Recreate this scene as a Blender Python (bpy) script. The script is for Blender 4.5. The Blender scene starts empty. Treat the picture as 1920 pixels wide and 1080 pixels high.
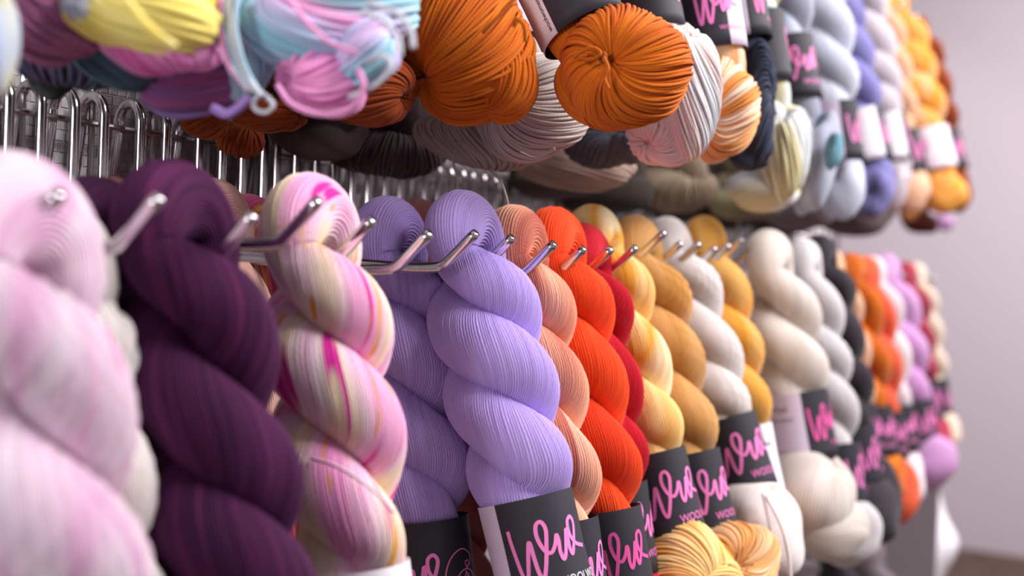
import bpy, math, random
import numpy as np
from mathutils import Vector, Matrix

random.seed(7); RNG = np.random.default_rng(7)
PI = math.pi
col = bpy.context.scene.collection
sc = bpy.context.scene

# ------------------------------------------------------------------ camera
F = 2100.0
PSI = math.atan(1190.0 / F)
CAM = np.array([0.0, -0.72, 1.40])
_p = 23.0 / F; _r = 0.04
_f = np.array([math.cos(PSI), math.sin(PSI), 0.0])
_rt = np.array([math.sin(PSI), -math.cos(PSI), 0.0])
_up = np.array([0, 0, 1.0])
_f, _up = _f * math.cos(_p) - _up * math.sin(_p), _up * math.cos(_p) + _f * math.sin(_p)
_c, _s = math.cos(_r), math.sin(_r)
_rt, _up = _rt * _c + _up * _s, _up * _c - _rt * _s

def ray(px, py):
    return _f + (px - 960) / F * _rt - (py - 540) / F * _up
def at_x(px, py, X):
    d = ray(px, py); return CAM + d * ((X - CAM[0]) / d[0])
def at_y(px, py, Y):
    d = ray(px, py); return CAM + d * ((Y - CAM[1]) / d[1])
def depth(P): return float(np.dot(np.asarray(P) - CAM, _f))

cd = bpy.data.cameras.new('camera'); co = bpy.data.objects.new('camera', cd); col.objects.link(co)
m = Matrix(((_rt[0], _up[0], -_f[0], CAM[0]), (_rt[1], _up[1], -_f[1], CAM[1]), (_rt[2], _up[2], -_f[2], CAM[2]), (0, 0, 0, 1)))
co.matrix_world = m
cd.sensor_width = 36; cd.lens = 36 * F / 1920; cd.clip_start = 0.02
cd.dof.use_dof = True; cd.dof.focus_distance = 0.86; cd.dof.aperture_fstop = 3.0; cd.dof.aperture_blades = 0
sc.camera = co

# ------------------------------------------------------------------ materials
def lin(c):
    if isinstance(c, str):
        c = c.lstrip('#'); c = [int(c[i:i + 2], 16) / 255 for i in (0, 2, 4)]
    return tuple(x / 12.92 if x <= .04045 else ((x + .055) / 1.055) ** 2.4 for x in c) + (1.0,)

class NT:
    def __init__(s, name):
        s.m = bpy.data.materials.new(name); s.m.use_nodes = True
        s.t = s.m.node_tree; s.b = s.t.nodes['Principled BSDF']
    def n(s, typ, **kw):
        x = s.t.nodes.new(typ)
        for k, v in kw.items(): setattr(x, k, v)
        return x
    def l(s, a, b): s.t.links.new(a, b)
    def math(s, op, a, b=0.0, c=None):
        x = s.n('ShaderNodeMath', operation=op)
        for i, v in enumerate((a, b) if c is None else (a, b, c)):
            if isinstance(v, (int, float)): x.inputs[i].default_value = v
            else: s.l(v, x.inputs[i])
        return x.outputs[0]
    def comb(s, a, b, c=0.0):
        x = s.n('ShaderNodeCombineXYZ')
        for i, v in enumerate((a, b, c)):
            if isinstance(v, (int, float)): x.inputs[i].default_value = v
            else: s.l(v, x.inputs[i])
        return x.outputs[0]
    def noise(s, vec, scale=1.0, detail=2.0, rough=.5):
        x = s.n('ShaderNodeTexNoise'); s.l(vec, x.inputs['Vector'])
        x.inputs['Scale'].default_value = scale; x.inputs['Detail'].default_value = detail; x.inputs['Roughness'].default_value = rough
        return x.outputs['Fac']
    def ramp(s, fac, stops, interp='LINEAR'):
        x = s.n('ShaderNodeValToRGB'); s.l(fac, x.inputs[0]); e = x.color_ramp.elements; x.color_ramp.interpolation = interp
        while len(e) < len(stops): e.new(.5)
        for el, (p, c) in zip(e, stops): el.position = p; el.color = c
        return x.outputs[0]
    def mix(s, fac, a, b, mode='MIX'):
        x = s.n('ShaderNodeMix', data_type='RGBA', blend_type=mode)
        for sock, v in ((x.inputs[0], fac), (x.inputs[6], a), (x.inputs[7], b)):
            if isinstance(v, (int, float)): sock.default_value = v
            elif isinstance(v, tuple): sock.default_value = v
            else: s.l(v, sock)
        return x.outputs[2]

_ycount = [0]
def yarn(name, cols, specks=(), us=.05, vs=9.0, tv=.10, bump=.0011, rough=.82, sheen=.12, lo=.36, hi=.64, plyb=.5):
    """UV: u counts threads, v runs along the thread in metres"""
    _ycount[0] += 1; sd = _ycount[0] * 7.31
    k = NT(name); uv = k.n('ShaderNodeTexCoord').outputs['UV']
    sp = k.n('ShaderNodeSeparateXYZ'); k.l(uv, sp.inputs[0]); u, v = sp.outputs[0], sp.outputs[1]
    if isinstance(cols, str): cols = [cols]
    fac = k.noise(k.comb(k.math('MULTIPLY', u, us), k.math('MULTIPLY', v, vs), sd), 1.0, 1.5)
    n = len(cols)
    if n == 1: c = k.mix(0.0, lin(cols[0]), lin(cols[0]))
    else: c = k.ramp(fac, [(lo + (hi - lo) * i / (n - 1), lin(x)) for i, x in enumerate(cols)])
    for (scol, thr, sus, svs, soft) in specks:
        f2 = k.noise(k.comb(k.math('MULTIPLY', u, sus), k.math('MULTIPLY', v, svs), sd + 3 + thr * 50 + sus), 1.0, 1.0)
        f3 = k.ramp(f2, [(thr, (0, 0, 0, 1)), (min(1, thr + soft), (1, 1, 1, 1))])
        c = k.mix(f3, c, lin(scol))
    # tone of each thread
    wn = k.n('ShaderNodeTexWhiteNoise', noise_dimensions='1D'); k.l(k.math('FLOOR', u), wn.inputs['W'])
    nz = k.noise(k.comb(k.math('MULTIPLY', u, .45), k.math('MULTIPLY', v, 14), sd + 1), 1.0, 3)
    t = k.math('ADD', k.math('MULTIPLY', wn.outputs['Value'], tv), k.math('MULTIPLY', nz, tv * 2.2))
    t = k.math('ADD', t, 1.0 - tv * 1.6)
    hsv = k.n('ShaderNodeHueSaturation'); k.l(c, hsv.inputs['Color']); k.l(t, hsv.inputs['Value'])
    k.l(hsv.outputs[0], k.b.inputs['Base Color'])
    k.b.inputs['Roughness'].default_value = rough
    k.b.inputs['Specular IOR Level'].default_value = .22
    k.b.inputs['Sheen Weight'].default_value = sheen; k.b.inputs['Sheen Roughness'].default_value = .45
    ply = k.math('MULTIPLY', k.math('SINE', k.math('MULTIPLY', k.math('ADD', u, k.math('MULTIPLY', v, 330.0)), 2 * PI)), .16 * plyb)
    fib = k.math('MULTIPLY', k.noise(k.comb(k.math('MULTIPLY', u, 3.0), k.math('MULTIPLY', v, 260), sd), 1.0, 2), .35)
    h = k.math('ADD', ply, fib)
    lowm = k.m.copy()  # version for hanks whose threads are not modelled
    bn = k.n('ShaderNodeBump'); bn.inputs['Strength'].default_value = .5; bn.inputs['Distance'].default_value = .0012
    k.l(h, bn.inputs['Height']); k.l(bn.outputs[0], k.b.inputs['Normal'])
    # low version: rebuild link set on the copy
    k2 = NT.__new__(NT); k2.m = lowm; lowm.name = name + '_plain'; k2.t = lowm.node_tree; k2.b = k2.t.nodes['Principled BSDF']
    tc = [x for x in k2.t.nodes if x.type == 'SEPXYZ'][0]; u2, v2 = tc.outputs[0], tc.outputs[1]
    th = k2.math('ABSOLUTE', k2.math('SINE', k2.math('MULTIPLY', u2, PI)))
    h2 = k2.math('ADD', th, k2.math('MULTIPLY', k2.noise(k2.comb(k2.math('MULTIPLY', u2, .6), k2.math('MULTIPLY', v2, 30), sd), 1.0, 2), .8))
    b2 = k2.n('ShaderNodeBump'); b2.inputs['Strength'].default_value = .75; b2.inputs['Distance'].default_value = bump
    k2.l(h2, b2.inputs['Height']); k2.l(b2.outputs[0], k2.b.inputs['Normal'])
    return k.m, lowm

def plain(name, c, rough=.6, metal=0.0, bumpscale=None, bumpd=.001, spec=.5):
    k = NT(name); k.b.inputs['Base Color'].default_value = lin(c); k.b.inputs['Roughness'].default_value = rough
    k.b.inputs['Metallic'].default_value = metal; k.b.inputs['Specular IOR Level'].default_value = spec
    if bumpscale:
        tc = k.n('ShaderNodeTexCoord').outputs['Object']
        bn = k.n('ShaderNodeBump'); bn.inputs['Distance'].default_value = bumpd; bn.inputs['Strength'].default_value = .5
        k.l(k.noise(tc, bumpscale, 3), bn.inputs['Height']); k.l(bn.outputs[0], k.b.inputs['Normal'])
    return k.m

CHROME = plain('polished chrome', '#d2cdd0', .16, 1.0, 60, .0002)
WIRE = plain('rack wire chrome', '#b5b0b2', .25, 1.0)
INK = plain('charcoal card', '#2c2b33', .62, 0, 900, .0002, .35)
LILAC = plain('pale lilac card', '#d9cbe0', .62, 0, 900, .0002, .35)
WHITEC = plain('white card', '#e9e4ee', .62, 0, 900, .0002, .35)
PINK = plain('pink print', '#f07fc4', .55)
PINKD = plain('deep pink print', '#e0559f', .55)
BLACKP = plain('black print', '#2a2730', .6)

# ------------------------------------------------------------------ mesh helpers
def link(name, me, mats, parent=None):
    o = bpy.data.objects.new(name, me); col.objects.link(o)
    for mm in (mats if isinstance(mats, (list, tuple)) else [mats]): me.materials.append(mm)
    if parent is not None: o.parent = parent
    return o

def grid_mesh(P, UV=None, wrap=True, midx=None):
    """P (n rows, m columns, 3); wrap joins last column to the first. UV (n, m+1, 2)"""
    n, mm = P.shape[:2]
    me = bpy.data.meshes.new('m')
    mc = mm if wrap else mm - 1
    i = np.arange(n - 1)[:, None]; j = np.arange(mc)[None, :]
    a = i * mm + j; b = i * mm + (j + 1) % mm; c = (i + 1) * mm + (j + 1) % mm; d = (i + 1) * mm + j
    quads = np.stack([a, b, c, d], -1).reshape(-1, 4)
    nq = len(quads)
    me.vertices.add(n * mm); me.vertices.foreach_set('co', P.reshape(-1).astype(np.float32))
    me.loops.add(nq * 4); me.loops.foreach_set('vertex_index', quads.reshape(-1).astype(np.int32))
    me.polygons.add(nq); me.polygons.foreach_set('loop_start', (np.arange(nq) * 4).astype(np.int32))
    me.polygons.foreach_set('use_smooth', np.ones(nq, dtype=bool))
    if midx is not None: me.polygons.foreach_set('material_index', np.broadcast_to(midx[None, :], (n - 1, mc)).reshape(-1).astype(np.int32))
    if UV is not None:
        w = UV.shape[1]
        ii = np.broadcast_to(i, (n - 1, mc)); jj = np.broadcast_to(j, (n - 1, mc)); j1 = jj + 1 if w > mm else (jj + 1) % mm
        U = np.stack([UV[ii, jj], UV[ii, j1], UV[ii + 1, j1], UV[ii + 1, jj]], 2).reshape(-1)
        ul = me.uv_layers.new(name='UVMap'); ul.data.foreach_set('uv', U.astype(np.float32))
    me.update(calc_edges=True); me.validate()
    return me

def merge_meshes(parts):
    """list of (verts, faces) -> mesh"""
    V, Fc, o = [], [], 0
    for v, f in parts:
        V += [tuple(x) for x in v]; Fc += [tuple(i + o for i in q) for q in f]; o += len(v)
    me = bpy.data.meshes.new('m'); me.from_pydata(V, [], Fc); me.update()
    return me

def unit(a): return a / np.maximum(np.linalg.norm(a, axis=-1, keepdims=True), 1e-12)

def smooth_path(pts, n=60):
    p = np.asarray(pts, float); k = len(p)
    q = np.vstack([2 * p[0] - p[1], p, 2 * p[-1] - p[-2]])
    out = []
    for t in np.linspace(0, k - 1 - 1e-9, n):
        i = int(t); f = t - i; a, b, c, d = q[i], q[i + 1], q[i + 2], q[i + 3]
        out.append(.5 * (2 * b + (c - a) * f + (2 * a - 5 * b + 4 * c - d) * f * f + (3 * b - a - 3 * c + d) * f ** 3))
    return np.array(out)

def frames(path):
    T = unit(np.gradient(path, axis=0)); e = np.zeros_like(T)
    ref = np.array([0, 0, 1.0]) if abs(T[0][2]) < .9 else np.array([1.0, 0, 0])
    v = ref - T[0] * np.dot(ref, T[0]); e[0] = v / np.linalg.norm(v)
    for i in range(1, len(T)):
        v = e[i - 1] - T[i] * np.dot(e[i - 1], T[i]); e[i] = v / np.linalg.norm(v)
    return e

def threads_profile(ncol, nthr):
    U = np.arange(ncol) / ncol * nthr; f = U - np.floor(U)
    return np.sqrt(np.clip(1 - (2 * f - 1) ** 2, 0, 1)), np.floor(U).astype(int)

def sweep(path, er, rr, ncol, Uoff=None, nthr=None, h=0.0, rb=None, caps=True, post=None):
    n = len(path); T = unit(np.gradient(path, axis=0))
    er = unit(er - T * (er * T).sum(1, keepdims=True)); b = np.cross(T, er)
    rr = np.broadcast_to(rr, (n,)); rb = rr if rb is None else np.broadcast_to(rb, (n,))
    Uoff = np.zeros(n) if Uoff is None else Uoff
    s = np.concatenate([[0], np.cumsum(np.linalg.norm(np.diff(path, axis=0), axis=1))])
    Uj = np.arange(ncol) / ncol * 2 * PI
    v = Uj[None, :] + Uoff[:, None]
    nthr = nthr or ncol
    d = np.zeros((n, ncol))
    if h > 0:
        pr, ti = threads_profile(ncol, nthr)
        ph = RNG.uniform(0, 2 * PI, nthr); am = RNG.uniform(-.6, .5, nthr); fq = RNG.uniform(20, 60, nthr)
        d = h * (pr[None, :] - .6) + h * .55 * am[ti][None, :] * np.sin(s[:, None] * fq[ti][None, :] + ph[ti][None, :]) * pr[None, :]
        v = v + .035 * np.sin(3 * Uj[None, :] + 45 * s[:, None]) + .02 * np.sin(11 * Uj[None, :] - 60 * s[:, None])
    P = path[:, None, :] + ((rr[:, None] + d) * np.cos(v))[..., None] * er[:, None, :] + ((rb[:, None] + d) * np.sin(v))[..., None] * b[:, None, :]
    if post is not None: P = post(P)
    uv = np.zeros((n, ncol + 1, 2)); uv[..., 0] = (np.arange(ncol + 1) / ncol * nthr)[None, :]; uv[..., 1] = s[:, None]
    if caps:
        P = np.concatenate([np.repeat(P[:1].mean(1, keepdims=True), ncol, 1), P, np.repeat(P[-1:].mean(1, keepdims=True), ncol, 1)], 0)
        uv = np.concatenate([uv[:1], uv, uv[-1:]], 0)
    return grid_mesh(P, uv)

def tube(pts, r, n=40, ncol=12, taper=None):
    p = smooth_path(pts, n) if n else np.asarray(pts, float)
    rr = np.full(len(p), r) if taper is None else np.interp(np.linspace(0, 1, len(p)), taper[0], taper[1]) * r
    return sweep(p, frames(p), rr, ncol, nthr=4)

def sst(x): x = np.clip(x, 0, 1); return x * x * (3 - 2 * x)

# ------------------------------------------------------------------ yarn hank, local axes: z up the hank, origin where the hook passes
def hank_mesh(L, R, r, xs=.78, pitch=.11, hand=1, phase=0.0, hi=False, nthr=56, d_lab=None, h_lab=.08, kap=.86, lumpy=.045, h=.0014):
    Ra = R * 1.28
    nz = 150 if hi else 60; na = 40 if hi else 20
    d = np.linspace(L, 0, nz)
    w = 2 * PI / pitch * hand; d0 = .02
    ph = lambda x: w * (x - d0 * (1 - np.exp(-x / d0)))
    Rd = Ra + (R - Ra) * sst(d / .06)
    rd = r * (.72 + .28 * sst((d - .006) / .045))
    if d_lab is not None:
        q = sst((d - d_lab + .035) / .04)
        Rd = Rd * (1 - .55 * q); rd = rd * (1 - .10 * q)
    rng = np.random.default_rng(int(abs(phase) * 1000) + int(L * 1e4) + nthr)
    q1, q2, q3, q4 = rng.uniform(0, 6.28, 4)
    rdB = rd * (1 + lumpy * np.sin(d * 62 + q2) + lumpy * .5 * np.sin(d * 145 + q4))
    rd = rd * (1 + lumpy * np.sin(d * 62 + q1) + lumpy * .5 * np.sin(d * 145 + q3))
    fa = ph(d) + phase * sst(d / .05) + .16 * sst(d / .05) * np.sin(d * 40 + q3)
    A = np.stack([Rd * np.cos(fa), Rd * np.sin(fa), -d], 1); eA = np.stack([np.cos(fa), np.sin(fa), 0 * fa], 1)
    B = np.stack([-A[::-1, 0], -A[::-1, 1], A[::-1, 2]], 1); eB = np.stack([-eA[::-1, 0], -eA[::-1, 1], eA[::-1, 2]], 1)
    th = np.linspace(0, PI, na + 2)[1:-1]
    rarch = r * (.72 + .25 * np.sin(th) ** .7)
    C = np.stack([Ra * np.cos(th), 0 * th, Ra * .95 * np.sin(th)], 1); eC = np.stack([np.cos(th), 0 * th, np.sin(th)], 1)
    path = np.vstack([A, C, B]); er = np.vstack([eA, eC, eB])
    rr = np.concatenate([rd, rarch, rdB[::-1]]); RR = np.concatenate([Rd, np.full(na, 0), Rd[::-1]])
    fall = np.concatenate([fa, np.full(na, fa[-1]), fa[::-1]])
    df = np.diff(fall, prepend=fall[0]); sg = np.concatenate([np.full(nz, -1.0), np.zeros(na), np.full(nz, 1.0)])
    Tz = np.abs(unit(np.gradient(path, axis=0))[:, 2]); ca = np.clip(Tz, .55, 1)
    Uoff = np.cumsum(sg * df * (RR + rr) / (rr * ca) * kap)
    rr = np.convolve(np.pad(rr, 3, 'edge'), np.ones(7) / 7, 'valid')
    def post(P):
        P = P.copy(); P[..., 0] *= xs; return P
    return sweep(path, er, rr, nthr * 5 if hi else 44, Uoff, nthr, h if hi else 0.0, post=post)

def bulb_mesh(c, rad, pole, swirl=.3, nthr=100, h=.0011, dimple=.35, hi=False, seed=0, lump=.05):
    rng = np.random.default_rng(seed); pole = unit(np.array(pole, float))
    a = np.cross(pole, [0, 0, 1.0]); a = a / np.linalg.norm(a) if np.linalg.norm(a) > .05 else np.array([1.0, 0, 0]); b = np.cross(pole, a)
    n = 110 if hi else 36; ncol = nthr * 5 if hi else 56
    t = np.linspace(.02, PI - .02, n); Uj = np.arange(ncol) / ncol * 2 * PI
    v = Uj[None, :] + swirl * t[:, None] + .10 * np.sin(2 * t[:, None] + 2 * Uj[None, :] + seed)
    rho = 1 - dimple * np.exp(-(t / .42) ** 2) - dimple * .7 * np.exp(-((PI - t) / .42) ** 2)
    rho = rho[:, None] * (1 + lump * np.sin(3 * v + seed + 1.5 * t[:, None]) * np.sin(t)[:, None] + lump * .6 * np.sin(5 * v + 2 * seed) * np.sin(t)[:, None])
    dsp = np.zeros((n, ncol))
    if hi:
        pr, ti = threads_profile(ncol, nthr)
        am = rng.uniform(-.7, .6, nthr); p1 = rng.uniform(0, 6.28, nthr); fq = rng.uniform(1.5, 4, nthr)
        dsp = h * np.sin(t)[:, None] ** .7 * (pr[None, :] - .5 + .7 * pr[None, :] * am[ti][None, :] * np.sin(fq[ti][None, :] * t[:, None] + p1[ti][None, :]))
        v = v + .03 * np.sin(7 * Uj[None, :] + 3 * t[:, None] + seed)
    dirs = np.cos(t)[:, None, None] * pole + np.sin(t)[:, None, None] * (np.cos(v)[..., None] * a + np.sin(v)[..., None] * b)
    P = dirs * np.asarray(rad, float) * rho[..., None] + dirs * dsp[..., None] + np.asarray(c, float)
    uv = np.zeros((n, ncol + 1, 2)); uv[..., 0] = (np.arange(ncol + 1) / ncol * nthr)[None, :]; uv[..., 1] = (t * np.mean(rad))[:, None]
    return grid_mesh(P, uv)

def strand_bulb(c, rad, ax, pole, swirl=.3, n=110, rt=.0014, dimple=.35, seed=0, lump=.05, rows=30, arc=(-PI, PI)):
    """a smooth core and single threads laid over it from one pinch to the other; ax: 3 unit axes as rows for the radii"""
    rng = np.random.default_rng(seed + 11); pole = unit(np.array(pole, float))
    a = np.cross(pole, [0, 0, 1.0]); a = a / np.linalg.norm(a) if np.linalg.norm(a) > .05 else np.array([1.0, 0, 0]); b = np.cross(pole, a)
    Ps, Us = [], []
    k = 6
    for i in range(n):
        v0 = (i + rng.uniform(-.35, .35)) / n * 2 * PI
        t = np.linspace(rng.uniform(.06, .42), PI - rng.uniform(.06, .42), rows)
        v = v0 + swirl * t + .10 * np.sin(2 * t + 2 * v0 + seed) + rng.uniform(-.05, .05) * np.sin(t * rng.uniform(1, 3) + rng.uniform(0, 6))
        rho = 1 - dimple * np.exp(-(t / .42) ** 2) - dimple * .7 * np.exp(-((PI - t) / .42) ** 2)
        rho = rho * (1 + lump * np.sin(3 * v + seed + 1.5 * t) * np.sin(t) + lump * .6 * np.sin(5 * v + 2 * seed) * np.sin(t))
        d = np.cos(t)[:, None] * pole + np.sin(t)[:, None] * (np.cos(v)[:, None] * a + np.sin(v)[:, None] * b)
        off = rt * (.1 + rng.uniform(-.5, .7) + .45 * np.sin(t * rng.uniform(2, 5) + rng.uniform(0, 6)))
        p = (d * np.asarray(rad) * rho[:, None] + d * off[:, None]) @ ax + c
        N = unit(d @ ax); T = unit(np.gradient(p, axis=0)); B = np.cross(T, N)
        an = np.arange(k) / k * 2 * PI
        Ps.append(p[:, None, :] + rt * (np.cos(an)[None, :, None] * N[:, None, :] + np.sin(an)[None, :, None] * B[:, None, :]))
        s_ = np.concatenate([[0], np.cumsum(np.linalg.norm(np.diff(p, axis=0), axis=1))])
        uv = np.zeros((rows, k + 1, 2)); uv[..., 0] = 2 * i + .3 + np.arange(k + 1)[None, :] / k * 1.3; uv[..., 1] = s_[:, None]; Us.append(uv)
    core = bulb_mesh((0, 0, 0), rad, pole, swirl, n, 0, dimple, False, seed, lump)
    cv = np.array([x.co[:] for x in core.vertices]) * .975 @ ax + c
    cf = [tuple(p.vertices) for p in core.polygons]; cuv = np.array([x.uv[:] for x in core.uv_layers[0].data]); bpy.data.meshes.remove(core)
    nv = rows * k
    i_ = np.arange(rows - 1)[:, None]; j_ = np.arange(k)[None, :]
    q = np.stack([i_ * k + j_, i_ * k + (j_ + 1) % k, (i_ + 1) * k + (j_ + 1) % k, (i_ + 1) * k + j_], -1).reshape(-1, 4)
    ii = np.broadcast_to(i_, (rows - 1, k)); jj = np.broadcast_to(j_, (rows - 1, k))
    V = np.concatenate([cv] + [P.reshape(-1, 3) for P in Ps]); Q = np.concatenate([np.array(cf)] + [q + len(cv) + m_ * nv for m_ in range(n)])
    U = np.concatenate([cuv] + [np.stack([u[ii, jj], u[ii, jj + 1], u[ii + 1, jj + 1], u[ii + 1, jj]], 2).reshape(-1, 2) for u in Us])
    me = bpy.data.meshes.new('m'); me.vertices.add(len(V)); me.vertices.foreach_set('co', V.reshape(-1).astype(np.float32))
    me.loops.add(len(Q) * 4); me.loops.foreach_set('vertex_index', Q.reshape(-1).astype(np.int32))
    me.polygons.add(len(Q)); me.polygons.foreach_set('loop_start', (np.arange(len(Q)) * 4).astype(np.int32)); me.polygons.foreach_set('use_smooth', np.ones(len(Q), dtype=bool))
    me.uv_layers.new(name='UVMap').data.foreach_set('uv', U.reshape(-1).astype(np.float32)); me.update(calc_edges=True)
    return me

# ------------------------------------------------------------------ printed marks
SCRIPT = smooth_path([(0, .97), (.01, .7), (.05, .25), (.09, .0), (.13, .05), (.18, .4), (.22, .66), (.24, .66), (.25, .4), (.27, .1), (.31, -.02), (.365, .2), (.42, .55), (.455, .86), (.415, 1.02), (.35, .97), (.335, .75),
                      (.385, .5), (.46, .42), (.53, .55), (.57, .72), (.585, .6), (.575, .4), (.60, .25), (.645, .35), (.69, .6), (.72, .78), (.725, .6), (.72, .42), (.745, .3), (.79, .42), (.85, .64), (.885, .86), (.84, .98), (.77, .90), (.77, .66), (.85, .47), (1.02, .38)], 190)
BALL = [smooth_path([(.5 + .32 * math.cos(a), .34 + .32 * math.sin(a)) for a in np.linspace(0, 2 * PI, 14)], 44),
        smooth_path([(.5, .02), (.42, .2), (.5, .62)], 14), smooth_path([(.5, .62), (.62, .3), (.55, .03)], 14), smooth_path([(.2, .28), (.36, .34), (.47, .55)], 12),
        smooth_path([(.26, .13), (.42, .24), (.5, .4)], 12), smooth_path([(.8, .28), (.66, .36), (.56, .56)], 12), smooth_path([(.74, .12), (.6, .2), (.54, .36)], 12),
        smooth_path([(.52, .66), (.62, .74), (.60, .84), (.50, .80), (.56, .70), (.72, .80), (.70, .98), (.42, 1.12), (.12, .98), (-.06, .62), (-.04, .2), (.1, -.1)], 60)]
def ribbon(p, w):
    t = unit(np.gradient(p, axis=0)); nrm = np.stack([-t[:, 1], t[:, 0]], 1)
    a, b = p + nrm * w / 2, p - nrm * w / 2; n = len(p)
    v = np.vstack([a, b]); f = [(i, i + 1, n + i + 1, n + i) for i in range(n - 1)]
    return v, f
_tc = {}
def text2d(s):
    if s not in _tc:
        cu = bpy.data.curves.new('t', 'FONT'); cu.body = s; cu.size = 1.0; cu.align_x = 'LEFT'; cu.resolution_u = 3
        o = bpy.data.objects.new('t', cu); col.objects.link(o)
        dg = bpy.context.evaluated_depsgraph_get(); me = bpy.data.meshes.new_from_object(o.evaluated_get(dg))
        v = np.array([(x.co.x, x.co.y) for x in me.vertices]); f = [tuple(p.vertices) for p in me.polygons]
        bpy.data.objects.remove(o); bpy.data.curves.remove(cu); bpy.data.meshes.remove(me)
        _tc[s] = (v, f, v[:, 0].max())
    return _tc[s]

def label_parts(parent, z1, z0, ax, ay, th0, spec):
    """paper band from z1 (top) down to z0, semi axes ax, ay; th0 = angle that faces the camera. spec angles in degrees from th0, growing to the viewer's right"""
    n = 96; th = np.arange(n) / n * 2 * PI - PI
    zz = np.linspace(z1, z0, 9)
    lab = bpy.data.objects
    def pt(t, z, off=0.0):
        fl = 1 + .010 * np.cos(2 * (z - z0) / (z1 - z0) * PI) + .012 * np.sin(3 * t + 1)
        return np.stack([(ax + off) * fl * np.cos(t + th0), (ay + off) * fl * np.sin(t + th0), z + 0 * t], -1)
    T, Z = np.meshgrid(th, zz)
    P = pt(T, Z)
    Pin = pt(T, Z, -.0006)
    allP = np.concatenate([P, Pin[::-1], P[:1]], 0)
    a0, a1 = spec.get('pale', (-400, -400))
    mid = np.degrees(th + PI / n); pale = ((mid >= a0) & (mid < a1))
    me = grid_mesh(allP, None, True, pale.astype(int))
    o = link('paper_label', me, [INK, spec.get('palemat', LILAC)], parent)
    marks = {}
    rm = (ax + ay) / 2
    H = z1 - z0
    def put(kind, v, f, x0, y0):
        a = (np.asarray(v)[:, 0] + x0) / rm; z = np.asarray(v)[:, 1] + y0 + z0
        marks.setdefault(kind, []).append((pt(a, z, .0005), f))
    if 'script' in spec:   # degrees where the word starts; width in metres
        x0 = math.radians(spec['script']) * rm; W = spec.get('sw', .062); Hs = spec.get('sh', .038)
        v, f = ribbon(SCRIPT * np.array([W, Hs]), spec.get('st', .0028)); put('pink', v, f, x0, spec.get('sy', .023))
        v, f, w = text2d('WOOLWOMEN'); k = W * .98 / w; put('caps', v * k * np.array([1, 1.15]), f, x0 + W * .46, spec.get('sy', .023) - .0085)
    if 'ball' in spec:
        x0 = math.radians(spec['ball']) * rm
        for q in BALL:
            v, f = ribbon(q * .034, .0011); put('pink', v, f, x0, .018)
    if 'small' in spec:    # a few lines of small print on the pale panel
        for (deg, yf, s, size) in spec['small']:
            v, f, w = text2d(s); put('black', v * size, f, math.radians(deg) * rm, yf * H)
    if 'up' in spec:       # small print running up the panel
        for (deg, yf, s, size) in spec['up']:
            v, f, w = text2d(s); v2 = np.stack([-v[:, 1], v[:, 0]], 1) * size; put('black', v2, f, math.radians(deg) * rm, yf * H)
    for kind, ps in marks.items():
        link({'pink': 'lettering', 'caps': 'capital_lettering', 'black': 'small_print'}[kind], merge_meshes(ps), {'pink': spec.get('ink', PINK), 'caps': spec.get('capm', spec.get('ink', PINK)), 'black': BLACKP}[kind], o)
    return o

def skein_frame(Ptop, Pbot):
    z = unit(np.asarray(Ptop) - np.asarray(Pbot)); x = np.array([1.0, 0, 0]); x = unit(x - z * np.dot(x, z)); y = np.cross(z, x)
    return z, x, y

def thing(name, label, cat, group=None, kind=None):
    o = bpy.data.objects.new(name, None); col.objects.link(o); o.empty_display_size = .02
    o['label'] = label; o['category'] = cat
    if group: o['group'] = group
    if kind: o['kind'] = kind
    return o

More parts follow.
